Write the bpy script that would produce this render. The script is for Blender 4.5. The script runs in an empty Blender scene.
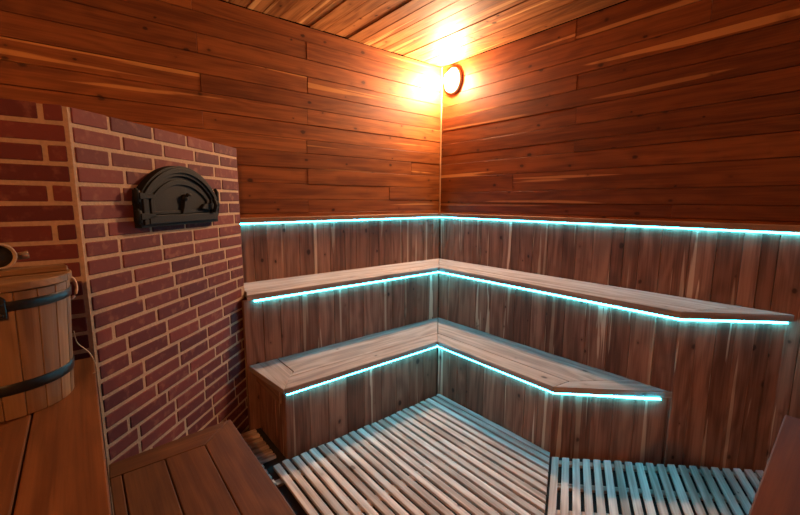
import bpy, bmesh, math, random
from mathutils import Vector, Matrix
random.seed(7)
C = bpy.context.scene.collection
R = math.radians
def V(*a): return Vector(a)

# ------------------------------------------------------------------ materials
def mat(name):
    m = bpy.data.materials.new(name); m.use_nodes = True
    nt = m.node_tree; b = nt.nodes['Principled BSDF']
    return m, nt, b
def nd(nt, t, **k):
    n = nt.nodes.new(t)
    for a, v in k.items():
        if a.startswith('i_'):
            key = a[2:]
            key = int(key) if key.isdigit() else key
            n.inputs[key].default_value = v
        else: setattr(n, a, v)
    return n
def mth(nt, op, a, b=None, c=None, clamp=False):
    n = nt.nodes.new('ShaderNodeMath'); n.operation = op; n.use_clamp = clamp
    for i, x in enumerate((a, b, c)):
        if x is None: continue
        if isinstance(x, (int, float)): n.inputs[i].default_value = x
        else: nt.links.new(x, n.inputs[i])
    return n.outputs[0]
def mixc(nt, f, a, b, mode='MIX'):
    n = nt.nodes.new('ShaderNodeMix'); n.data_type = 'RGBA'; n.blend_type = mode
    for i, x in ((0, f), (6, a), (7, b)):
        if isinstance(x, (int, float)): n.inputs[i].default_value = x
        elif isinstance(x, tuple): n.inputs[i].default_value = (*x, 1) if len(x) == 3 else x
        else: nt.links.new(x, n.inputs[i])
    return n.outputs[2]
def sstep(nt, x, lo, hi):
    n = nt.nodes.new('ShaderNodeMapRange'); n.interpolation_type = 'SMOOTHSTEP'
    nt.links.new(x, n.inputs[0]); n.inputs[1].default_value = lo; n.inputs[2].default_value = hi
    return n.outputs[0]

def wood(name, dark, light, pale, pale_amt=0.6, streak=0.63, rough=0.6, knot=0.75, tint=0.35, bump=0.25, spec=0.3, peel=0.0, soil=0.35):
    m, nt, b = mat(name); L = nt.links.new
    uv = nd(nt, 'ShaderNodeUVMap', uv_map='wuv'); pid = nd(nt, 'ShaderNodeUVMap', uv_map='pid')
    s = nd(nt, 'ShaderNodeSeparateXYZ'); L(uv.outputs[0], s.inputs[0])
    p = nd(nt, 'ShaderNodeSeparateXYZ'); L(pid.outputs[0], p.inputs[0])
    u, v, r1, r2 = s.outputs[0], s.outputs[1], p.outputs[0], p.outputs[1]
    def vec(su, sv, k):
        c = nd(nt, 'ShaderNodeCombineXYZ')
        L(mth(nt, 'MULTIPLY', u, su), c.inputs[0]); L(mth(nt, 'MULTIPLY', v, sv), c.inputs[1]); L(mth(nt, 'MULTIPLY', r1, k), c.inputs[2])
        return c.outputs[0]
    def noise(su, sv, k, det=3, dist=0.0):
        n = nd(nt, 'ShaderNodeTexNoise', i_Scale=1.0, i_Detail=det, i_Distortion=dist); L(vec(su, sv, k), n.inputs['Vector'])
        return n.outputs[0]
    # growth figure: stretched rings warped by low frequency noise
    warp = noise(1.3, 5, 91, 2)
    ph = mth(nt, 'MULTIPLY_ADD', warp, 34.0, mth(nt, 'MULTIPLY', v, 75.0))
    rings = mth(nt, 'MULTIPLY_ADD', mth(nt, 'SINE', ph), 0.5, 0.5)
    fine = noise(4, 120, 33, 4)
    mid = noise(1.1, 22, 57, 3, 0.3)
    f = mth(nt, 'ADD', mth(nt, 'MULTIPLY', rings, 0.12), mth(nt, 'ADD', mth(nt, 'MULTIPLY', fine, 0.40), mth(nt, 'MULTIPLY', mid, 0.60)))
    f = sstep(nt, f, 0.36, 0.74)
    col = mixc(nt, f, dark, light)
    # sapwood streaks along the edges of some boards
    st = noise(0.5, 17, 71, 2, 0.25)
    stf = mth(nt, 'MULTIPLY', sstep(nt, st, streak, streak + 0.035), pale_amt)
    col = mixc(nt, stf, col, pale)
    if peel > 0:
        pe = noise(0.9, 22, 23, 3, 0.35)
        col = mixc(nt, mth(nt, 'MULTIPLY', sstep(nt, pe, 0.645, 0.665), peel), col, pale)
    # board to board tint
    t = mth(nt, 'MULTIPLY_ADD', r2, 2 * tint, 1 - tint)
    tc = nd(nt, 'ShaderNodeCombineXYZ'); L(t, tc.inputs[0]); L(mth(nt, 'POWER', t, 1.15), tc.inputs[1]); L(mth(nt, 'POWER', t, 1.25), tc.inputs[2])
    col = mixc(nt, 1.0, col, tc.outputs[0], 'MULTIPLY')
    # knots
    kv = nd(nt, 'ShaderNodeTexVoronoi', feature='F1', i_Scale=1.0); 
    wob = nd(nt, 'ShaderNodeTexNoise', i_Scale=30.0, i_Detail=2)
    L(vec(1, 1, 3), wob.inputs['Vector'])
    add = nd(nt, 'ShaderNodeVectorMath', operation='MULTIPLY_ADD'); L(wob.outputs['Color'], add.inputs[0]); add.inputs[1].default_value = (0.12, 0.12, 0); L(vec(8.0, 12.0, 17), add.inputs[2])
    L(add.outputs[0], kv.inputs['Vector'])
    ks = nd(nt, 'ShaderNodeSeparateXYZ'); L(kv.outputs['Color'], ks.inputs[0])
    gate = mth(nt, 'GREATER_THAN', ks.outputs[0], 1 - knot)
    size = mth(nt, 'MULTIPLY_ADD', mth(nt, 'POWER', ks.outputs[1], 2.0), 0.15, 0.055)
    kd = mth(nt, 'DIVIDE', kv.outputs['Distance'], size)
    core = mth(nt, 'SUBTRACT', 1.0, sstep(nt, kd, 0.55, 1.15))
    ring = mth(nt, 'SUBTRACT', 1.0, sstep(nt, kd, 0.9, 2.6))
    dk = tuple(c * 0.22 for c in dark)
    col = mixc(nt, mth(nt, 'MULTIPLY', mth(nt, 'MULTIPLY', ring, 0.4), gate), col, dark)
    col = mixc(nt, mth(nt, 'MULTIPLY', mth(nt, 'MULTIPLY', core, 0.85), gate), col, dk)
    # wear and stains
    so = noise(2.5, 7, 11, 4)
    col = mixc(nt, mth(nt, 'MULTIPLY', sstep(nt, so, 0.52, 0.72), soil), col, tuple(c * 0.55 for c in dark))
    L(col, b.inputs['Base Color'])
    rr = mth(nt, 'MULTIPLY_ADD', mid, 0.25, rough - 0.12); L(rr, b.inputs['Roughness'])
    b.inputs['Specular IOR Level'].default_value = spec
    bp = nd(nt, 'ShaderNodeBump', i_Strength=bump, i_Distance=0.002)
    L(mth(nt, 'ADD', fine, mth(nt, 'MULTIPLY', rings, 0.25)), bp.inputs['Height']); L(bp.outputs[0], b.inputs['Normal'])
    return m

M = {}
M['wall'] = wood('cedar_wall_board', (0.150, 0.040, 0.009), (0.275, 0.083, 0.018), (0.56, 0.25, 0.065), 0.75, 0.655, 0.6, 0.9, 0.24, spec=0.18)
M['wallr'] = wood('shaded_cedar_wall_board', (0.120, 0.030, 0.006), (0.215, 0.060, 0.012), (0.50, 0.22, 0.065), 0.8, 0.645, 0.55, 0.9, 0.26, spec=0.22)  # redder wall cedar, with the right wall's dimmer light put into its colour
M['ceil'] = wood('cedar_ceiling_board', (0.20, 0.065, 0.016), (0.42, 0.165, 0.05), (0.70, 0.38, 0.14), 0.7, 0.62, 0.65, 0.7, 0.30, spec=0.12)
M['panel'] = wood('cedar_riser_board', (0.14, 0.062, 0.038), (0.30, 0.145, 0.090), (0.56, 0.40, 0.27), 0.65, 0.65, 0.6, 0.95, 0.32, spec=0.25, peel=0.8)
M['seat'] = wood('worn_bench_board', (0.23, 0.172, 0.142), (0.44, 0.345, 0.29), (0.54, 0.44, 0.37), 0.4, 0.66, 0.62, 0.5, 0.12, spec=0.3, soil=0.25)
M['edge'] = wood('bench_edge_board', (0.17, 0.085, 0.048), (0.32, 0.175, 0.10), (0.62, 0.42, 0.25), 0.5, 0.64, 0.6, 0.5, 0.15, spec=0.3)
M['slat'] = wood('weathered_slat', (0.38, 0.29, 0.24), (0.72, 0.59, 0.51), (0.78, 0.66, 0.57), 0.4, 0.64, 0.7, 0.45, 0.28, spec=0.2, soil=0.4)
M['near'] = wood('orange_bench_board', (0.075, 0.026, 0.007), (0.14, 0.052, 0.015), (0.20, 0.085, 0.03), 0.3, 0.68, 0.6, 0.25, 0.14, spec=0.25, soil=0.3)
M['stave'] = wood('oak_stave', (0.12, 0.060, 0.023), (0.22, 0.118, 0.050), (0.29, 0.165, 0.075), 0.3, 0.66, 0.55, 0.12, 0.16, spec=0.35, soil=0.4)
M['trimw'] = wood('pale_trim', (0.40, 0.20, 0.09), (0.56, 0.31, 0.15), (0.66, 0.42, 0.22), 0.3, 0.66, 0.55, 0.1, 0.08)

def simple(name, col, rough=0.6, metal=0.0, spec=0.5, nscale=30, namt=0.25, bump=0.0):
    m, nt, b = mat(name); L = nt.links.new
    tc = nd(nt, 'ShaderNodeTexCoord'); n = nd(nt, 'ShaderNodeTexNoise', i_Scale=float(nscale), i_Detail=4.0); L(tc.outputs['Object'], n.inputs['Vector'])
    c = mixc(nt, n.outputs[0], tuple(x * (1 - namt) for x in col), tuple(min(1, x * (1 + namt)) for x in col)); L(c, b.inputs['Base Color'])
    b.inputs['Roughness'].default_value = rough; b.inputs['Metallic'].default_value = metal; b.inputs['Specular IOR Level'].default_value = spec
    if bump:
        bp = nd(nt, 'ShaderNodeBump', i_Strength=bump, i_Distance=0.003); L(n.outputs[0], bp.inputs['Height']); L(bp.outputs[0], b.inputs['Normal'])
    return m
M['iron'] = simple('cast_iron', (0.0075, 0.0075, 0.0075), 0.7, 0.0, 0.16, 160, 0.3, 0.25)
M['steel'] = simple('dark_hoop_steel', (0.05, 0.052, 0.052), 0.30, 0.85, 0.5, 60, 0.3)
M['mortar'] = simple('lime_mortar', (0.38, 0.255, 0.17), 0.95, 0, 0.15, 90, 0.28, 0.8)
M['concrete'] = simple('dark_wet_concrete', (0.035, 0.032, 0.03), 0.7, 0, 0.3, 20, 0.35, 0.3)
M['under'] = simple('dark_backing', (0.02, 0.012, 0.008), 0.9, 0, 0.1)
M['rope'] = simple('natural_rope', (0.62, 0.42, 0.30), 0.9, 0, 0.1, 200, 0.3)
M['cord'] = simple('thin_pale_cord', (0.42, 0.36, 0.28), 0.7, 0, 0.2)
M['lampbase'] = simple('glazed_lamp_base', (0.85, 0.66, 0.55), 0.4, 0, 0.5)
M['black'] = simple('blackened_cavity', (0.02, 0.018, 0.016), 0.5, 0.3)
M['ladle'] = simple('turned_grey_wood', (0.34, 0.25, 0.18), 0.6)
m, nt, b = mat('fired_red_brick'); L = nt.links.new; M['brick'] = m
tc = nd(nt, 'ShaderNodeTexCoord'); pid = nd(nt, 'ShaderNodeUVMap', uv_map='pid'); ps = nd(nt, 'ShaderNodeSeparateXYZ'); L(pid.outputs[0], ps.inputs[0])
n1 = nd(nt, 'ShaderNodeTexNoise', i_Scale=26.0, i_Detail=6.0); L(tc.outputs['Object'], n1.inputs['Vector'])
n2 = nd(nt, 'ShaderNodeTexNoise', i_Scale=220.0, i_Detail=3.0); L(tc.outputs['Object'], n2.inputs['Vector'])
c = mixc(nt, ps.outputs[0], (0.078, 0.017, 0.019), (0.150, 0.034, 0.029))
c = mixc(nt, mth(nt, 'MULTIPLY', sstep(nt, n1.outputs[0], 0.52, 0.72), 0.5), c, (0.24, 0.095, 0.066))
c = mixc(nt, mth(nt, 'MULTIPLY', sstep(nt, n2.outputs[0], 0.58, 0.75), 0.5), c, (0.10, 0.03, 0.025))
L(c, b.inputs['Base Color']); b.inputs['Roughness'].default_value = 0.8; b.inputs['Specular IOR Level'].default_value = 0.25
bp = nd(nt, 'ShaderNodeBump', i_Strength=0.5, i_Distance=0.003); L(n1.outputs[0], bp.inputs['Height']); L(bp.outputs[0], b.inputs['Normal'])

def emit(name, col, strength, base=(0.8, 0.8, 0.8)):
    m, nt, b = mat(name); b.inputs['Base Color'].default_value = (*base, 1)
    b.inputs['Emission Color'].default_value = (*col, 1); b.inputs['Emission Strength'].default_value = strength
    b.inputs['Roughness'].default_value = 0.4
    return m
M['led'] = emit('cyan_led_strip', (0.030, 0.54, 0.82), 42.0)
M['bulb'] = emit('frosted_lamp_glass_lit', (1.0, 0.62, 0.35), 2150.0)
M['bulb2'] = emit('frosted_lamp_glass_dim', (1.0, 0.43, 0.15), 780.0)

# ------------------------------------------------------------------ mesh builder
class MB:
    def __init__(s): s.v = []; s.f = []; s.uv = []; s.id = []; s.sm = []
    def face(s, idx, uvs, pid, smooth=False): s.f.append(idx); s.uv.append(uvs); s.id.append(pid); s.sm.append(smooth)
    def prism(s, O, U, W, pts, t, pid=None, long_u=True):
        """polygon pts in the (U,W) plane, extruded by t along U x W; the grain runs along U"""
        O, U, W = Vector(O), Vector(U).normalized(), Vector(W).normalized(); N = U.cross(W)
        area = sum(pts[i][0] * pts[(i + 1) % len(pts)][1] - pts[(i + 1) % len(pts)][0] * pts[i][1] for i in range(len(pts)))
        if area < 0: pts = pts[::-1]
        if pid is None: pid = (random.random(), random.random())
        ou, ov = random.uniform(0, 40), random.uniform(0, 40)
        b = len(s.v); n = len(pts)
        for h in (0, t):
            for a, c in pts: s.v.append(O + U * a + W * c + N * h)
        uv = lambda a, c, h: ((a + ou), (c + ov + h)) if long_u else ((c + ou), (a + ov + h))
        top = [b + n + i for i in range(n)]; bot = [b + i for i in range(n)][::-1]
        if t < 0: top, bot = top[::-1], bot[::-1]
        P = {b + i: uv(*pts[i], 0) for i in range(n)}; P.update({b + n + i: uv(*pts[i], t) for i in range(n)})
        s.face(top, [P[i] for i in top], pid); s.face(bot, [P[i] for i in bot], pid)
        for i in range(n):
            j = (i + 1) % n; q = [b + i, b + j, b + n + j, b + n + i]
            if t < 0: q = q[::-1]
            s.face(q, [P[k] for k in q], pid)
    def box(s, O, U, W, a0, a1, c0, c1, t, pid=None, long_u=True):
        s.prism(O, U, W, [(a0, c0), (a1, c0), (a1, c1), (a0, c1)], t, pid, long_u)
    def aabb(s, x0, x1, y0, y1, z0, z1, grain='x', pid=None):
        if grain == 'x': s.box((0, 0, z0), (1, 0, 0), (0, 1, 0), x0, x1, y0, y1, z1 - z0, pid)
        elif grain == 'y': s.box((0, 0, z0), (0, 1, 0), (-1, 0, 0), y0, y1, -x1, -x0, z1 - z0, pid)
        else: s.box((0, y0, 0), (0, 0, 1), (1, 0, 0), z0, z1, x0, x1, y1 - y0, pid)
    def sweep(s, path, r, seg=8, closed=False, prof=None, up=None):
        """tube along a path; prof = list of (a,b) offsets in the frame instead of a circle"""
        path = [Vector(p) for p in path]; n = len(path); b = len(s.v)
        pr = prof or [(r * math.cos(2 * math.pi * k / seg), r * math.sin(2 * math.pi * k / seg)) for k in range(seg)]
        k = len(pr)
        for i, p in enumerate(path):
            if closed: d0 = (p - path[i - 1]).normalized(); d1 = (path[(i + 1) % n] - p).normalized()
            else: d0 = (p - path[max(i - 1, 0)]); d1 = (path[min(i + 1, n - 1)] - p); d0 = d0.normalized() if d0.length > 0 else d1.normalized(); d1 = d1.normalized() if d1.length > 0 else d0
            d = (d0 + d1).normalized(); u0 = Vector(up) if up else (V(0, 0, 1) if abs(d.z) < 0.9 else V(1, 0, 0))
            sd = d.cross(u0).normalized(); uu = sd.cross(d).normalized()
            m_ = 1 / max(0.3, d.dot(d1))
            for a, c in pr: s.v.append(p + sd * a * m_ + uu * c)
        rng = n if closed else n - 1
        for i in range(rng):
            for j in range(k):
                q = [b + i * k + j, b + ((i + 1) % n) * k + j, b + ((i + 1) % n) * k + (j + 1) % k, b + i * k + (j + 1) % k]
                s.face(q, [(0.05 * i, 0.01 * j), (0.05 * i + 0.05, 0.01 * j), (0.05 * i + 0.05, 0.01 * j + 0.01), (0.05 * i, 0.01 * j + 0.01)], (0.5, 0.5), prof is None)
        if not closed:
            for o in (0, (n - 1) * k):
                idx = [b + o + j for j in range(k)]; idx = idx if o else idx[::-1]
                s.face(idx, [(0, 0)] * k, (0.5, 0.5))
    def lathe(s, O, A, prof, seg=32, sy=1.0, up=(0, 0, 1)):
        """profile (radius, height) spun about axis A at O; sy stretches along up"""
        O, A = Vector(O), Vector(A).normalized(); U = Vector(up); U = (U - A * A.dot(U)); U = U.normalized() if U.length > .1 else V(1, 0, 0); S = A.cross(U)
        b = len(s.v); n = len(prof)
        for r, h in prof:
            for k in range(seg):
                a = 2 * math.pi * k / seg
                s.v.append(O + A * h + U * r * math.cos(a) * sy + S * r * math.sin(a))
        for i in range(n - 1):
            for k in range(seg):
                q = [b + i * seg + k, b + i * seg + (k + 1) % seg, b + (i + 1) * seg + (k + 1) % seg, b + (i + 1) * seg + k]
                s.face(q, [(prof[i][1], k * .01), (prof[i][1], k * .01 + .01), (prof[i + 1][1], k * .01 + .01), (prof[i + 1][1], k * .01)], (0.4, 0.5), True)
        for i, rev in ((0, True), (n - 1, False)):
            if prof[i][0] > 1e-5:
                idx = [b + i * seg + k for k in range(seg)]
                if rev: idx = idx[::-1]
                s.face(idx, [(s.v[q].x * 1.0, s.v[q].y) for q in idx], (0.4, 0.5))
    def build(s, name, material, parent=None, bevel=0.0, seg=1, fix=True):
        me = bpy.data.meshes.new(name)
        me.from_pydata([tuple(v) for v in s.v], [], s.f)
        uv = me.uv_layers.new(name='wuv'); pi = me.uv_layers.new(name='pid')
        k = 0
        for fi, p in enumerate(me.polygons):
            p.use_smooth = s.sm[fi]
            for j, li in enumerate(p.loop_indices):
                uv.data[li].uv = s.uv[fi][j]; pi.data[li].uv = s.id[fi]
        me.materials.append(material)
        if fix:
            bm = bmesh.new(); bm.from_mesh(me); bmesh.ops.recalc_face_normals(bm, faces=bm.faces); bm.to_mesh(me); bm.free()
        o = bpy.data.objects.new(name, me); C.objects.link(o)
        if parent:
            o.parent = parent; o.matrix_parent_inverse = Matrix.Translation(-parent_world(parent))
        if bevel:
            md = o.modifiers.new('soft_edges', 'BEVEL'); md.width = bevel; md.segments = seg; md.limit_method = 'ANGLE'; md.angle_limit = R(35)
        return o
def parent_world(o):
    p = Vector((0, 0, 0))
    q = o
    while q is not None:
        p = p + q.location; q = q.parent
    return p if o.type == 'EMPTY' else Vector((0, 0, 0))
def thing(name, label, cat, loc, group=None):
    o = bpy.data.objects.new(name, None); C.objects.link(o); o.location = loc; o.empty_display_size = 0.1
    o['label'] = label; o['category'] = cat
    if group: o['group'] = group
    return o
def struct(o): o['kind'] = 'structure'; return o
def clip(poly, a, b, c):
    """keep the part of the polygon with a*x + b*y <= c"""
    out = []
    for i in range(len(poly)):
        p, q = poly[i], poly[(i + 1) % len(poly)]
        fp, fq = a * p[0] + b * p[1] - c, a * q[0] + b * q[1] - c
        if fp <= 0: out.append(p)
        if fp * fq < 0:
            t = fp / (fp - fq); out.append((p[0] + (q[0] - p[0]) * t, p[1] + (q[1] - p[1]) * t))
    return out

# ------------------------------------------------------------------ dimensions
WL, WR = 2.715, 2.715          # plane of the left (y) and right (x) upper walls
XB, YB = -0.92, -1.02          # walls behind the camera
CEIL = 2.635
PN = 2.69                      # backrest panel plane
R2, R1 = 2.334, 1.93           # riser planes
Z2, Z1 = 0.870, 0.430          # seat heights
SX = 0.752                     # left end of the benches, by the stove
P0, P1 = V(0.004, 1.70, 0), V(0.747, 2.412, 0)
CD = (P1 - P0).normalized(); CN = V(CD.y, -CD.x, 0); CLEN = (P1 - P0).length
STOP = 1.722

# ------------------------------------------------------------------ room shell
f = MB(); f.aabb(XB - .1, WR + .1, YB - .1, WL + .1, -0.1, 0.0); struct(f.build('floor', M['concrete']))
rowsL = [0.0, .11, .225, .34, .455, .57, .685, .80, .915, 1.03, 1.15, 1.25, 1.335, 1.429, 1.542, 1.654, 1.764, 1.860, 1.967, 2.078, 2.185, 2.300, 2.415, 2.535, CEIL]
def wall_boards(name, O, U, x0, x1, rows, joints, seedoff=0):
    w = MB(); U = Vector(U); N = U.cross(V(0, 0, 1)); g = 0.0014
    for i in range(len(rows) - 1):
        xs = [x0] + sorted(j for j in joints(i) if x0 + .05 < j < x1 - .05) + [x1]
        for a, b_ in zip(xs[:-1], xs[1:]):
            dz = random.uniform(-.0015, .0015)
            w.prism(Vector(O) - N * (0.02 + dz), U, (0, 0, 1), [(a + g * .7, rows[i] + g), (b_ - g * .7, rows[i] + g), (b_ - g * .7, rows[i + 1] - g), (a + g * .7, rows[i + 1] - g)], 0.02)
    # backing behind the joints
    w.prism(Vector(O) - N * 0.05, U, (0, 0, 1), [(x0, 0), (x1, 0), (x1, CEIL), (x0, CEIL)], 0.028, (0.5, 0.0))
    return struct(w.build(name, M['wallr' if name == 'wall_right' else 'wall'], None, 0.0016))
def jl(i):
    # joints of the left wall, alternating between two studs
    return {12: [1.34], 13: [2.1], 14: [1.34], 15: [2.35, .1], 16: [1.34], 17: [.65], 18: [1.35], 19: [.65], 20: [1.36], 21: [.645], 22: [1.36], 23: [.63]}.get(i, [random.choice([.65, 1.35])])
wall_boards('wall_left', (0, WL, 0), (1, 0, 0), XB, WR, rowsL, jl)
rowsR = [0.0, .11, .225, .34, .455, .57, .685, .80, .915, 1.03, 1.15, 1.25, 1.323, 1.402, 1.499, 1.636, 1.759, 1.838, 1.944, 2.062, 2.173, 2.275, 2.375, 2.50, CEIL]
def jr(i): return {12: [-.79], 14: [-1.9], 16: [-1.41, .3], 18: [-1.41], 19: [-.2], 20: [-1.42], 22: [-.7], 23: [-1.45]}.get(i, [random.uniform(-2.4, .6)] if i % 3 == 0 else [])
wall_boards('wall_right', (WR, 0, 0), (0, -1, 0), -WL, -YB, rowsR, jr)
wall_boards('wall_front', (XB, 0, 0), (0, 1, 0), YB, WL, rowsL, lambda i: [random.uniform(-.6, 2)])
wall_boards('wall_back', (0, YB, 0), (-1, 0, 0), -WR, -XB, rowsL, lambda i: [random.uniform(-2, .6)])
c = MB(); xs = [XB, -.78, -.64, -.5, -.36, -.22, -.08, .06, .20, .34, .47, .60, .72, .84, .95, 1.054, 1.167, 1.281, 1.39, 1.494, 1.596, 1.70, 1.805, 1.92, 2.03, 2.14, 2.25, 2.36, 2.48, 2.60, WR]
for i in range(len(xs) - 1):
    js = [YB] + ([random.uniform(-.5, 2.2)] if i % 2 else []) + [WL]
    for a, b_ in zip(js[:-1], js[1:]):
        dz = random.uniform(0, .007)
        c.aabb(xs[i] + .0016, xs[i + 1] - .0016, a + .001, b_ - .001, CEIL + dz, CEIL + .03, 'y')
c.aabb(XB, WR, YB, WL, CEIL + .032, CEIL + .06, 'y', (.5, 0))
struct(c.build('ceiling', M['ceil'], None, 0.002))
t = MB(); t.aabb(WR - .014, WR - .002, WL - .014, WL - .002, 1.31, CEIL, 'z'); struct(t.build('trim_1', M['trimw'], None, .003))
# ------------------------------------------------------------------ backrests
def uprights(mb, O, U, cuts, z0, z1, th, jitter=.0022, ends=None):
    """vertical boards side by side along U (facing U x Z), tops at z1"""
    U = Vector(U); N = U.cross(V(0, 0, 1))
    for a, b_ in zip(cuts[:-1], cuts[1:]):
        d = random.uniform(-jitter, jitter); g = .0014
        mb.box(Vector(O) - N * (th + d), V(0, 0, 1), -U, z0, z1, -(b_ - g), -(a + g), th)
    a, b_ = cuts[0], cuts[-1]
    mb.box(Vector(O) - N * (th + .012), V(0, 0, 1), -U, z0, z1 - .002, -b_, -a, .009, (.5, 0))
cutL = [SX - .01, .826, .913, 1.004, 1.12, 1.244, 1.362, 1.499, 1.631, 1.741, 1.866, 1.963, 2.105, 2.221, 2.34, 2.487, 2.60, PN - .003]
cutR = [-PN, -2.60, -2.496, -2.38, -2.272, -2.18, -2.087, -1.954, -1.87, -1.794, -1.678, -1.553, -1.436, -1.339, -1.222, -1.101, -1.027, -.937, -.818, -.678, -.557, -.446, -.373, -.309, -.19, -.07, .05, .18, .30, .42, .54, .66, .78, .9, -YB - .002]
LZ = 1.262
LP = [(-.0065, -.0045), (.0065, -.0045), (.0065, .0045), (-.0065, .0045)]
def led(path, parent, label=None):
    mb = MB(); mb.sweep(path, 0, prof=LP); o = mb.build('led_strip', M['led'], parent); o['label'] = 'glowing cyan light strip'; return o
t = thing('backrest', 'vertical board backrest on the left wall with glowing cyan strip under its rail', 'backrest', (1.7, PN, 0), 'wall backrests')
p_ = MB(); uprights(p_, (0, PN, 0), (1, 0, 0), cutL, 0.0, LZ + .012, .012); p_.build('panel', M['panel'], t, .0012)
p_ = MB(); p_.prism((0, 0, LZ + .012), (1, 0, 0), (0, 1, 0), [(SX - .01, PN - .018), (PN - .018, PN - .018), (WL - .003, WL - .003), (SX - .01, WL - .003)], .033); p_.build('rail', M['edge'], t, .003)
led([(SX, PN - .0085, LZ + .006), (PN - .0085, PN - .0085, LZ + .006)], t)
t = thing('backrest', 'long vertical board backrest on the right wall with glowing cyan strip under its rail', 'backrest', (PN, 1.0, 0), 'wall backrests')
p_ = MB(); uprights(p_, (PN, 0, 0), (0, -1, 0), cutR, 0.0, LZ + .012, .012); p_.build('panel', M['panel'], t, .0012)
p_ = MB(); p_.prism((0, 0, LZ + .012), (0, 1, 0), (-1, 0, 0), [(YB + .003, -(PN - .018)), (PN - .0185, -(PN - .018)), (WL - .0035, -(WL - .003)), (YB + .003, -(WL - .003))], .033); p_.build('rail', M['edge'], t, .003)
led([(PN - .0085, PN - .010, LZ + .006), (PN - .0085, YB + .01, LZ + .006)], t)

# ------------------------------------------------------------------ tiered benches
F2, F1 = 2.314, 1.906          # front edges of the seats
# chamfered ends: riser line x + y = K ; seat noses stand a little in front of it
K = 2.932; S = math.sqrt(.5)
T2, T1 = .037, .034
def seat(parent, U, pts, z, t, name='seat_board', m='seat'):
    mb = MB()
    if U == 'x': mb.prism((0, 0, z - t), (1, 0, 0), (0, 1, 0), pts, t)
    elif U == 'y': mb.prism((0, 0, z - t), (0, 1, 0), (-1, 0, 0), [(q[1], -q[0]) for q in pts], t)
    else:
        u = Vector(U).normalized(); w_ = V(-u.y, u.x, 0)
        mb.prism((0, 0, z - t), u, w_, [(q[0] * u.x + q[1] * u.y, q[0] * w_.x + q[1] * w_.y) for q in pts], t)
    return mb.build(name, M[m], parent, .0035, 2)
G = .0017
# upper left bench
t = thing('bench', 'upper wooden bench on the left, running from the brick stove to the corner', 'bench', (1.6, 2.5, 0), 'tiered corner benches')
s1 = F2 + .125; s2 = F2 + .255
seat(t, 'x', [(.728, F2), (F2 - G, F2), (s1 - G, s1 - G), (SX + .002, s1 - G), (SX + .002, 2.40)], Z2, T2)
seat(t, 'x', [(SX, s1 + G), (s1 - G, s1 + G), (PN - .002 - G, PN - .004), (SX, PN - .004)], Z2, T2)
p_ = MB(); cut = [.712, .826, .936, 1.064, 1.199, 1.322, 1.44, 1.565, 1.711, 1.838, 1.96, 2.082, 2.21, R2 - .002]
uprights(p_, (0, R2, 0), (1, 0, 0), cut, 0.002, Z2 - T2 - .001, .02); p_.build('riser', M['panel'], t, .0012)
led([(SX + .02, R2 - .0095, Z2 - T2 - .007), (R2 - .0095, R2 - .0095, Z2 - T2 - .007)], t)
# lower left bench
t = thing('bench', 'lower wooden bench on the left with a mitred board across its open end', 'bench', (1.35, 2.1, 0), 'tiered corner benches')
s1 = F1 + .128; ex, ix = .757, .900
B1 = R2 - .003
seat(t, 'y', [(.762, F1), (ix - G * 2, s1 + .055 ), (ix - G * 2, B1), (.722, B1)], Z1, T1)
seat(t, 'x', [(.767, F1), (F1 - G, F1), (s1 - G, s1 - G), (ix - .050, s1 - G)], Z1, T1)
seat(t, 'x', [(ix - .046, s1 + G), (s1 - G, s1 + G), (B1 - G, B1), (ix + G, B1), (ix + G, s1 + .053)], Z1, T1)
p_ = MB(); cut = [ex + .022, .921, 1.04, 1.168, 1.292, 1.425, 1.551, 1.669, 1.794, R1 - .002]
uprights(p_, (0, R1, 0), (1, 0, 0), cut, 0.002, Z1 - T1 - .001, .02)
uprights(p_, (ex + .02, 0, 0), (0, -1, 0), [-B1, -2.20, -2.07, -(R1 + .0015)], 0.002, Z1 - T1 - .001, .02); p_.build('riser', M['panel'], t, .0012)
p_ = MB(); p_.aabb(ex + .003, ex + .019, F1 + .06, B1 - .01, Z1 - T1 - .075, Z1 - T1 - .001, 'y'); p_.build('end_batten', M['edge'], t, .002)
led([(ex + .028, R1 - .0095, Z1 - T1 - .006), (R1 - .0095, R1 - .0095, Z1 - T1 - .006)], t)
# upper right bench with its chamfered end
t = thing('bench', 'upper wooden bench on the right with a slanted end panel down to the floor', 'bench', (2.5, 1.5, 0), 'tiered corner benches')
s1 = F2 + .125
no = .028                                   # nose overhang over the slanted panel (along x + y)
KF = K - no
seat(t, 'y', [(F2, F2 - .0005), (s1 - G, s1 - .0005 - G), (s1 - G, KF - F2 - .055), (F2, KF - F2)], Z2, T2)
seat(t, 'y', [(s1 + G, s1 - .0005), (PN - .004, PN - .0065), (PN - .004, KF - PN + .2), (s1 + G, KF - F2 - .055)], Z2, T2)
seat(t, (1, -1, 0), [(F2 + .001, KF - F2 - .0005), (PN - .004, KF - (PN - .004) ), (PN - .004, KF - PN + .197), (s1, KF - F2 - .058)], Z2, T2)
p_ = MB(); cut = [-(R2 - .002), -2.22, -2.104, -1.93, -1.787, -1.67, -1.576, -1.444, -1.334, -1.207, -1.067, -.94, -.82, -.70, -(K - R2 + .001)]
uprights(p_, (R2, 0, 0), (0, -1, 0), cut, .002, Z2 - T2 - .001, .02)
cl = math.hypot(PN - R2, PN - R2)
u_ = V(1, -1, 0).normalized()
for a, b_ in zip([.002, .09, .182, .275, .365, .44], [.09, .182, .275, .365, .44, cl - .004]):
    d = random.uniform(-.001, .001)
    p_.box(V(R2, K - R2, 0) - V(-S, -S, 0) * (.02 + d), V(0, 0, 1), -u_, .002, Z2 - T2 - .001, -(b_ - .0009), -(a + .0009), .02)
p_.build('riser', M['panel'], t, .0012)
q = .0095
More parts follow.
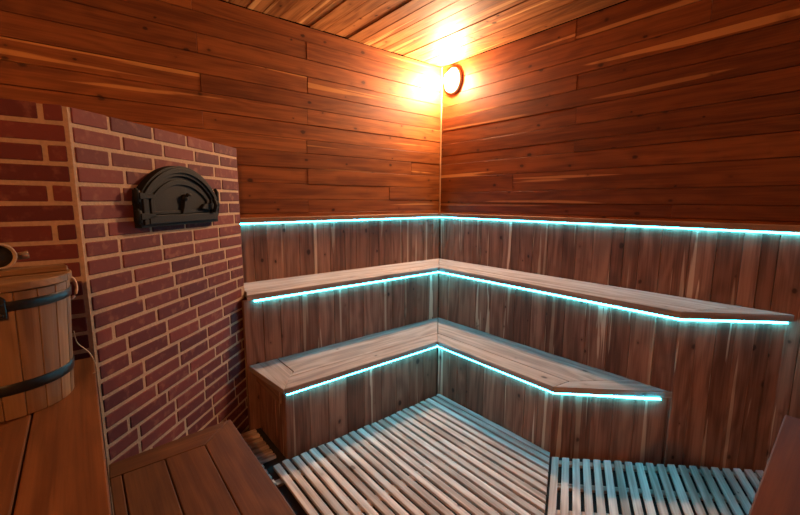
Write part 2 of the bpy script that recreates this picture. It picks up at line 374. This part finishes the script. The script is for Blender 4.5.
led([(R2 - q, R2 - .0115, Z2 - T2 - .007), (R2 - q, K - R2 - q * .41, Z2 - T2 - .007), (PN - .012, K - q * 1.41 - (PN - .012), Z2 - T2 - .007)], t)
# lower right bench, narrowing to a point
t = thing('bench', 'lower wooden bench on the right, its slanted end narrowing to a point', 'bench', (2.1, 1.4, 0), 'tiered corner benches')
s1 = F1 + .128; KX = 2.958               # riser chamfer x + y = KX
KF1 = 2.926
xt = R2 - .003
seat(t, 'y', [(F1, F1 - .0005), (s1 - G, s1 - .0005 - G), (s1 - G, 1.005), (F1, KF1 - F1)], Z1, T1)
seat(t, 'y', [(s1 + G, s1 - .0005), (xt, xt - .0025), (xt, .79), (s1 + G, 1.003)], Z1, T1)
seat(t, (1, -.93, 0), [(F1 + .001, KF1 - F1 - .002), (xt + .010, .592), (xt + .010, .600), (xt, .604), (xt, .787), (s1, 1.000)], Z1, T1)
p_ = MB(); cut = [-(R1 - .002), -1.82, -1.736, -1.654, -1.51, -1.347, -1.207, -1.12, -(KX - R1 + .001)]
uprights(p_, (R1, 0, 0), (0, -1, 0), cut, .002, Z1 - T1 - .001, .02)
A_ = V(R1, KX - R1, 0); B_ = V(R2 - .002, .608, 0); u_ = (B_ - A_).normalized(); n_ = u_.cross(V(0, 0, 1)); ln = (B_ - A_).length
for a, b_ in zip([0, .10, .20, .31, .42], [.10, .20, .31, .42, ln - .003]):
    p_.box(A_ - n_ * .02, V(0, 0, 1), -u_, .002, Z1 - T1 - .001, -(b_ - .0009), -(a + .0009), .02)
p_.build('riser', M['panel'], t, .0012)
pe = B_ + n_ * .0095 - u_ * .045
led([(R1 - q, R1 - .0115, Z1 - T1 - .006), (R1 - q, KX - R1 - .006, Z1 - T1 - .006), tuple(A_ + n_ * .0095 + u_ * .30 + V(0, 0, Z1 - T1 - .006)), tuple(A_ + n_ * .0095 + u_ * .40 + V(0, 0, Z1 - T1 - .0085)), tuple(pe + V(0, 0, Z1 - T1 - .006))], t)

# ------------------------------------------------------------------ near benches (orange boards, near the camera)
HZ, LZ1 = .88, .46
t = thing('bench', 'wide orange-brown bench at the left edge carrying the wooden bucket', 'bench', (-.45, .3, 0), 'near benches')
for k, (a, b_) in enumerate(((-.135, 0), (-.285, -.135), (-.44, -.285), (-.60, -.44), (-.76, -.60), (XB + .005, -.76))):
    seat(t, 'y', [(a + .0017, YB + .01), (b_ - .0017 if k else b_, YB + .01), (b_ - .0017 if k else b_, 1.692), (a + .0017, 1.692)], HZ, .04, m='near')
p_ = MB(); uprights(p_, (-.02, 0, 0), (0, 1, 0), [YB + .01 + .125 * k for k in range(22)][:22], .002, HZ - .041, .02); p_.build('riser', M['near'], t, .0012)
t = thing('bench', 'low orange-brown bench in the foreground with mitred border boards, below the stove', 'bench', (.2, .9, 0), 'near benches')
for a, b_, y1 in ((.004, .040, 1.605), (.040, .172, 1.605), (.172, .310, 1.605)):
    seat(t, 'y', [(a + .0015, .12), (b_ - .0015, .12), (b_ - .0015, y1 - .002), (a + .0015, y1 - .002)], LZ1, .036, m='near')
seat(t, 'x', [(.004, 1.605), (.310, 1.605), (.4435, 1.734), (.008, 1.698)], LZ1, .036, m='near')
seat(t, 'y', [(.3115, .12), (.437, .12), (.445, 1.735), (.3115, 1.6035)], LZ1, .036, m='near')
p_ = MB(); uprights(p_, (.425, 0, 0), (0, 1, 0), [.12 + .12 * k for k in range(14)], .002, LZ1 - .037, .018); uprights(p_, (0, 1.690, 0), (-1, 0, 0), [-.40, -.28, -.15, -.012], .002, LZ1 - .037, .018); p_.build('riser', M['near'], t, .0012)
t = thing('bench', 'orange-brown bench end standing at the right edge of the foreground', 'bench', (.7, -.4, 0), 'near benches')
for a, b_ in ((-.10, .102), (-.29, -.10), (-.48, -.29), (-.67, -.48), (-.86, -.67), (YB + .01, -.86)):
    o_ = 0.012
    seat(t, 'x', [(.01, a + .0015), (1.362, a + .0015), (1.362, b_ - (.0015 if b_ < .08 else 0)), (.01, (b_ - .0015) if b_ < .08 else .072)], HZ, .04, m='near')
p_ = MB(); uprights(p_, (0, .055, 0), (-1, 0, 0), [-1.35 + .122 * k for k in range(12)][:12], .002, HZ - .041, .018)
uprights(p_, (1.352, 0, 0), (0, 1, 0), [YB + .012 + .118 * k for k in range(10)][:9] + [.034], .002, HZ - .041, .018); p_.build('riser', M['near'], t, .0012)

# ------------------------------------------------------------------ duckboards
SZ = .036
def duckboard(label, slats, battens, loc):
    t = thing('duckboard', label, 'duckboard', loc, 'slatted floor grids')
    mb = MB()
    for U, pts in slats:
        u = Vector((*U, 0)).normalized(); w_ = V(-u.y, u.x, 0)
        z = SZ + random.uniform(-.0012, .0012)
        mb.prism((0, 0, z - .017), u, w_, [(q_[0] * u.x + q_[1] * u.y, q_[0] * w_.x + q_[1] * w_.y) for q_ in pts], .017)
    mb.build('slats', M['slat'], t, .003, 2)
    for U, pts in battens:
        u = Vector((*U, 0)).normalized(); w_ = V(-u.y, u.x, 0); mb = MB()
        mb.prism((0, 0, .001), u, w_, [(q_[0] * u.x + q_[1] * u.y, q_[0] * w_.x + q_[1] * w_.y) for q_ in pts], .0165)
        mb.build('batten', M['slat'], t, .002)
    return t
# boundary between the two grids
Bp, Bd = (1.890, 1.003), (.889, .459); bn = (-Bd[1], Bd[0]); bc = Bp[0] * bn[0] + Bp[1] * bn[1]
sl = []
for k in range(24):
    x = 1.905 - .0525 * k; 
    if x < .66: break
    j = random.uniform(-.0012, .0012); yt = 1.893 + random.uniform(-.006, .004)
    poly = [(x - .0175 + j, .12), (x + .0175 + j, .12), (x + .0175 + j, yt), (x - .0175 + j, yt)]
    poly = clip(poly, -bn[0], -bn[1], -bc - .006)
    sl.append(((0, 1), poly))
bt = []
for y in (1.78, 1.38, .98, .62):
    poly = clip([(.65, y - .02), (1.915, y - .02), (1.915, y + .02), (.65, y + .02)], -bn[0], -bn[1], -bc - .012)
    if len(poly) > 2: bt.append(((1, 0), poly))
duckboard('large worn slatted wooden floor grid in the corner before both lower benches', sl, bt, (1.3, 1.3, 0))
sl = []; e = V(Bd[0], Bd[1], 0).normalized(); en = V(-e.y, e.x, 0)
for k in range(26):
    p = V(1.912 + .0387 * k, .988 - .0380 * k, 0)
    a = p - en * .0175 - e * 1.3; b_ = p + en * .0175 - e * 1.3; cc = p + en * .0175 + e * .2; dd = p - en * .0175 + e * .2
    poly = [(q_.x, q_.y) for q_ in (a, dd, cc, b_)]
    kk = 2.897 + random.uniform(-.006, .005)
    poly = clip(poly, 1, 1, kk); poly = clip(poly, 0, -1, -.085); poly = clip(poly, 1, 0, 2.67)
    if len(poly) > 2: sl.append(((e.x, e.y), poly))
bt = []
for s_ in (2.845, 2.59, 2.335, 2.08):
    poly = [(s_ / 2 + S * a, s_ / 2 - S * a) for a in (-2, 2)] + [((s_ + .05) / 2 + S * a, (s_ + .05) / 2 - S * a) for a in (2, -2)]
    poly = clip(poly, bn[0], bn[1], bc - .012); poly = clip(poly, 0, -1, -.09); poly = clip(poly, 1, 0, 2.66)
    if len(poly) > 2: bt.append(((S, -S), poly))
duckboard('slatted wooden floor grid at the right, cut slantwise along the bench end', sl, bt, (1.9, .6, 0))
sl = []
for k in range(13):
    y = 1.775 + .05 * k
    if y > 2.30: break
    xm = .645 if y < 1.93 else .728
    poly = clip([(-.2, y - .016), (xm, y - .016), (xm, y + .016), (-.2, y + .016)], -CN.x, -CN.y, -(P0.x * CN.x + P0.y * CN.y) - .012)
    if len(poly) > 2: sl.append(((1, 0), poly))
bt = [((0, 1), clip([(.56, 1.76), (.60, 1.76), (.60, 2.4), (.56, 2.4)], -CN.x, -CN.y, -(P0.x * CN.x + P0.y * CN.y) - .02))]
duckboard('small slatted floor grid tucked between the brick stove and the left bench', sl, bt, (.5, 1.95, 0))

# ------------------------------------------------------------------ brick stove
stv = thing('brick_stove', 'red brick stove with slanted face and black arched iron door', 'stove', (-.1, 2.2, 0))
mo = MB(); ins = .0028
SL = -.9
core = [(SL, WL - .004), (SL, 1.70 + ins), (P0.x - ins * .3, 1.70 + ins), (P1.x - ins, P1.y + ins * .5), (P1.x - ins, WL - .004)]
mo.prism((0, 0, 0.001), (1, 0, 0), (0, 1, 0), core, STOP - .004); mo.build('mortar', M['mortar'], stv)
br = MB(); CP = .0635; BH = .0508
def brick(O, U, a0, a1, z0, z1):
    """brick lying along U, its face flush with the wall plane through O"""
    U = Vector(U); N = U.cross(V(0, 0, 1)); d = random.uniform(-.0012, .0012)
    sk = random.uniform(-.0013, .0013)
    br.prism(Vector(O) - N * .03, U, (0, 0, 1), [(a0, z0 + sk), (a1, z0 - sk), (a1, z1 - sk), (a0, z1 + sk)], .03 + d)
row = 0; z = STOP
offs = {0: .157, 1: .208, 2: .148, 3: .207}
while z > .02:
    z1, z0 = z, max(.002, z - BH)
    # slanted face
    off = offs.get(row, (.155 if row % 2 == 0 else .207) + random.uniform(-.02, .02) + .05 * ((row // 2) % 3 - 1))
    a = .0125; nxt = off
    while a < CLEN - .002:
        b_ = min(nxt - .0065, CLEN - (.0 if row % 2 else .0))
        if CLEN - b_ < .03: b_ = CLEN
        if b_ - a > .012: brick(P0, CD, a, b_, z0, z1)
        a = nxt + .0065; nxt += .2155 + random.uniform(-.004, .004)
        if a > CLEN - .03: break
    # face beside the bench edge, parallel to the left wall
    a = P0.x - .0125; first = True
    wd = .047 if row % 2 == 0 else .212
    while a > SL:
        lo = max(SL, a - wd); brick((0, 1.70, 0), (1, 0, 0), lo, a, z0, z1); a = lo - .013; wd = .205
    # return face behind the slanted face
    a = P1.y + .004; wd = .1 if row % 2 else .2
    while a < WL - .02:
        hi = min(WL - .006, a + wd); brick((P1.x, 0, 0), (0, 1, 0), a, hi, z0, z1); a = hi + .01; wd = .2
    z -= CP; row += 1
# top course seen from above
br.build('brickwork', M['brick'], stv, .0042, 2)
# door : local frame on the slanted face  (a along CD, h up, n outward)
DO = P0 + CD * .492
def L3(a, h, n): return DO + CD * a + V(0, 0, h) + CN * n
def arch(hw, zb, zs, zt, n=28):
    """outline: flat bottom, upright sides to zs, then a segment rising to zt"""
    pts = [(-hw, zb), (hw, zb)]
    rise = zt - zs; r = (hw * hw + rise * rise) / (2 * rise); cz = zt - r; a0 = math.atan2(zs - cz, hw)
    for k in range(n + 1):
        a = a0 + (math.pi - 2 * a0) * k / n; pts.append((r * math.cos(a), cz + r * math.sin(a)))
    return pts
def ring(name, outer, inner, n0, n1, parent):
    mb = MB(); k = len(outer); b = 0
    for n in (n0, n1):
        for P in (outer, inner):
            for a, h in P: mb.v.append(L3(a, h, n))
    def q(*i): mb.face(list(i), [(0, 0)] * 4, (.5, .5))
    for i in range(k):
        j = (i + 1) % k
        q(2 * k + i, 2 * k + j, 3 * k + j, 3 * k + i); q(i, 2 * k + i, 2 * k + j, j); q(k + i, k + j, 3 * k + j, 3 * k + i)
    return mb.build(name, M['iron'], parent, .0025, 2)
def slab(name, outer, n0, n1, parent, bev=.003):
    mb = MB(); mb.prism(L3(0, 0, n0), CD, (0, 0, 1), outer, n1 - n0); return mb.build(name, M['iron'], parent, bev, 2)
zb, zs, zt = 1.313, 1.435, 1.574
fr = ring('oven_door', arch(.262, zb, zs, zt), arch(.212, zb + .042, zs - .005, zt - .046), -.002, .030, stv); fr['label'] = 'black cast iron arched oven door'
ring('rim', arch(.250, zb + .010, zs, zt - .010), arch(.226, zb + .032, zs, zt - .032), .029, .037, fr)
slab('door_leaf', arch(.210, zb + .043, zs - .006, zt - .047), .004, .020, fr)
ring('panel_border', arch(.198, zb + .050, zs - .012, zt - .060), arch(.176, zb + .064, zs - .014, zt - .084), .019, .027, fr)
slab('sill', [(-.225, zb + .012), (.225, zb + .012), (.225, zb + .048), (-.225, zb + .048)], .028, .040, fr)
# hinges on the left
for hz in (zb + .045, zb + .125):
    mb = MB(); mb.sweep([L3(-.268, hz - .024, .024), L3(-.268, hz + .024, .024)], .013, 12)
    mb.prism(L3(-.268, hz, .018), CD, (0, 0, 1), [(0, -.013), (.07, -.009), (.085, 0), (.07, .009), (0, .013)], .022)
    mb.sweep([L3(-.268, hz - .031, .024), L3(-.268, hz + .031, .024)], .006, 8)
    mb.build('hinge', M['iron'], fr, .0015)
# centre figure handle: a small lever with knob
mb = MB()
mb.prism(L3(.012, zb + .05, .018), CD, (0, 0, 1), [(-.032, 0), (.034, 0), (.026, .020), (.024, .045), (.015, .062), (.012, .080), (-.006, .080), (-.012, .060), (-.018, .030)], .018)
mb.sweep([L3(.014, zb + .118, .03), L3(.016, zb + .135, .04), L3(.030, zb + .134, .045)], .008, 10)
mb.lathe(L3(.010, zb + .118, .018), CN, [(.0, 0), (.017, .001), (.019, .010), (.013, .02), (0, .024)], 16)
mb.build('draught_knob', M['iron'], fr, .002)
# latch at the right
mb = MB()
mb.prism(L3(.19, zb + .078, .02), CD, (0, 0, 1), [(-.075, -.010), (.0, -.016), (.06, -.013), (.078, 0), (.06, .013), (.0, .018), (-.05, .012)], .02)
mb.sweep([L3(.205, zb + .05, .045), L3(.205, zb + .085, .058), L3(.20, zb + .115, .050)], .009, 10)
mb.lathe(L3(.255, zb + .09, .02), CN, [(0, 0), (.018, 0), (.018, .014), (.010, .022), (0, .024)], 14)
mb.build('latch', M['iron'], fr, .0015)
mb = MB(); mb.sweep([L3(.262, zb + .03, .02), L3(.274, zb + .07, .022), L3(.274, zb + .15, .022), L3(.262, zb + .165, .02)], .009, 10); mb.build('catch', M['iron'], fr)

# ------------------------------------------------------------------ wall lamp
def wall_lamp(O, A, bulb, label, group):
    O, A = Vector(O), Vector(A)
    t = thing('wall_lamp', label, 'lamp', O, group)
    mb = MB(); mb.lathe(O, A, [(.098, .0), (.103, .004), (.103, .016), (.096, .024), (.078, .030), (.060, .030)], 40, 1.12); mb.build('lamp_base', M['lampbase'], t)
    mb = MB(); mb.lathe(O, A, [(.062, .026), (.062, .043), (.059, .056), (.050, .070), (.035, .079), (.017, .084), (.0, .085)], 36, 1.16); o = mb.build('glass_shade', M[bulb], t); o['label'] = 'glowing frosted glass shade'
    return t
wall_lamp((WR, 2.565, 2.487), (-1, 0, 0), 'bulb', 'round glowing wall lamp high in the corner under the ceiling', 'wall lamps')
wall_lamp((-.6, YB, 2.35), (0, 1, 0), 'bulb2', 'dimmer round wall lamp on the wall behind the camera', 'wall lamps')

# ------------------------------------------------------------------ bucket
BC = V(-.183, 1.44, HZ); bt_ = thing('wooden_bucket', 'lidded wooden stave bucket with two metal hoops standing on the left bench', 'bucket', BC)
r0, r1_, hb = .131, .150, .322
def rb(h): return r0 + (r1_ - r0) * h / hb
mb = MB(); ns = 20
for k in range(ns):
    a0, a1 = 2 * math.pi * k / ns + .004, 2 * math.pi * (k + 1) / ns - .004
    pid = (random.random(), random.random()); ou, ov = random.uniform(0, 30), random.uniform(0, 30)
    angs = [a0 + (a1 - a0) * j / 3 for j in range(4)]
    hs = [0.001, .08, .16, .24, hb]; b = len(mb.v)
    for h in hs:
        for a in angs: mb.v.append(BC + V(rb(h) * math.cos(a), rb(h) * math.sin(a), h))
        for a in angs[::-1]: mb.v.append(BC + V((rb(h) - .016) * math.cos(a), (rb(h) - .016) * math.sin(a), h))
    for i in range(len(hs) - 1):
        for j in range(8):
            jj = (j + 1) % 8; q4 = [b + i * 8 + j, b + i * 8 + jj, b + (i + 1) * 8 + jj, b + (i + 1) * 8 + j]
            w4 = lambda ii, j_: (hs[ii] + ou, (min(j_, 7 - j_)) * .015 + ov + (0 if j_ < 4 else .3))
            mb.face(q4, [w4(i, j), w4(i, jj), w4(i + 1, jj), w4(i + 1, j)], pid)
    for o_ in (0, (len(hs) - 1) * 8): mb.face([b + o_ + j for j in range(8)], [(mb.v[b + o_ + j].x, mb.v[b + o_ + j].y) for j in range(8)], pid)
mb.build('staves', M['stave'], bt_, .0015)
mb = MB(); mb.lathe(BC + V(0, 0, .012), (0, 0, 1), [(0, 0), (.112, 0), (.112, .012), (0, .012)], 32); mb.build('bottom_board', M['stave'], bt_)
for h0, h1 in ((.066, .094), (.277, .301)):
    mb = MB(); mb.lathe(BC, (0, 0, 1), [(rb(h0) + .0003, h0), (rb(h0) + .0026, h0), (rb(h1) + .0026, h1), (rb(h1) + .0003, h1)], 64); o = mb.build('hoop', M['steel'], bt_, .0006); o['label'] = 'dark metal hoop'
# lid: disc of three boards with a raised cross board
mb = MB()
nn = 48
disc = [(.1555 * math.cos(2 * math.pi * k / nn), .1555 * math.sin(2 * math.pi * k / nn)) for k in range(nn)]
for lo, hi in ((-.2, -.0515), (-.0505, .0505), (.0515, .2)):
    pl = clip(clip(disc, 0, 1, hi), 0, -1, -lo); mb.prism(BC + V(0, 0, hb + .002), (1, 0, 0), (0, 1, 0), pl, .020)
lid = mb.build('lid', M['stave'], bt_, .002)
mb = MB(); mb.box(BC + V(0, 0, hb + .022), V(.985, .17, 0), V(-.17, .985, 0), -.146, .146, -.028, .028, .016); mb.build('cleat', M['stave'], lid, .003)
# iron lug with rivets on the front
mb = MB(); la = R(-87)
lu = V(math.cos(la), math.sin(la), 0); lt = V(-lu.y, lu.x, 0)
mb.prism(BC + lu * (rb(.27) - .004) + V(0, 0, .278), lt, (0, 0, 1), [(-.024, -.018), (.024, -.018), (.024, .030), (.012, .044), (-.012, .044), (-.024, .030)], .012)
for dz_ in (-.008, .018):
    for dx in (-.012, .014): mb.lathe(BC + lu * (rb(.27) + .0075) + lt * dx + V(0, 0, .278 + dz_), lu, [(.006, 0), (.005, .003), (0, .005)], 10)
o = mb.build('handle_lug', M['steel'], bt_, .0015); o['label'] = 'riveted dark metal lug'
# rope grip at the right side of the rim
ra = R(12); ru = V(math.cos(ra), math.sin(ra), 0)
pts = []
for k in range(15):
    a = R(120 - 240 * k / 14); pts.append(BC + ru * (rb(.3) - .006 + .020 * math.cos(a) ) + V(0, 0, .292 + .034 * math.sin(a)) + V(ru.y, -ru.x, 0) * .012)
mb = MB(); mb.sweep(pts, .0040, 8); o = mb.build('rope_grip', M['rope'], bt_); o['label'] = 'pale rope loop'
pts = [BC + V(rb(.18) + .003, .01, .165), BC + V(rb(.1) + .012, .02, .125), BC + V(rb(.1) + .035, .04, .085), BC + V(rb(0) + .052, .06, .045), BC + V(rb(0) + .055, .07, .012), BC + V(rb(0) + .045, .07, .004)]
def smooth(p, n=6):
    out = []
    for i in range(len(p) - 1):
        a, b_, c_, d_ = p[max(i - 1, 0)], p[i], p[i + 1], p[min(i + 2, len(p) - 1)]
        for k in range(n):
            t_ = k / n; out.append(.5 * ((2 * b_) + (c_ - a) * t_ + (2 * a - 5 * b_ + 4 * c_ - d_) * t_ ** 2 + (3 * b_ - a - 3 * c_ + d_) * t_ ** 3))
    return out + [p[-1]]
mb = MB(); mb.sweep(smooth(pts), .0014, 6); o = mb.build('hanging_cord', M['cord'], bt_)

# ladle lying on the lid: turned grey cup and the wooden handle behind
LD = BC + V(.006, -.015, hb + .039)
ld = thing('ladle', 'sauna ladle with hollow dark cup and wooden handle lying on the bucket lid', 'ladle', LD)
mb = MB(); ax = V(.35, -.93, .10).normalized()
c0 = LD + V(.003, .025, .033)
mb.lathe(c0 - ax * .03, ax, [(0, 0), (.022, .002), (.031, .012), (.034, .035), (.033, .060), (.029, .060), (.028, .038), (.020, .018), (0, .014)], 28); mb.build('cup', M['ladle'], ld)
mb = MB(); mb.lathe(c0 - ax * .03, ax, [(0, .016), (.020, .019), (.0275, .039), (.0278, .045), (0, .0449)], 24); mb.build('cup_cavity', M['black'], ld)
mb = MB(); mb.sweep([LD + V(.0, .06, .02), LD + V(.035, .065, .026), LD + V(.062, .068, .030)], .0105, 10); mb.build('handle', M['stave'], ld)

# ------------------------------------------------------------------ camera, world
cam = bpy.data.cameras.new('camera'); co = bpy.data.objects.new('camera', cam); C.objects.link(co)
VL_, VR_ = (885, 202.), (76, 200.5); cx, cy = 400, 257.5
fpx = math.sqrt(-((VL_[0] - cx) * (VR_[0] - cx) + (VL_[1] - cy) * (VR_[1] - cy)))
X = V(VL_[0] - cx, -(VL_[1] - cy), -fpx).normalized(); Y = V(VR_[0] - cx, -(VR_[1] - cy), -fpx); Y = (Y - X * X.dot(Y)).normalized(); Z = X.cross(Y)
co.matrix_world = Matrix(((X.x, X.y, X.z, 0), (Y.x, Y.y, Y.z, 0), (Z.x, Z.y, Z.z, 1.42), (0, 0, 0, 1)))
cam.sensor_width = 36; cam.lens = fpx * 36 / 800; cam.clip_start = .02
sc = bpy.context.scene; sc.camera = co
w = bpy.data.worlds.new('dark'); sc.world = w; w.use_nodes = True; w.node_tree.nodes['Background'].inputs[0].default_value = (0, 0, 0, 1)
vs = sc.view_settings; vs.view_transform = 'Standard'; vs.look = 'None'; vs.exposure = 0.0; vs.gamma = 1.0; vs.use_curve_mapping = False
sc.cycles.max_bounces = 8; sc.cycles.diffuse_bounces = 5; sc.cycles.sample_clamp_indirect = 4.0
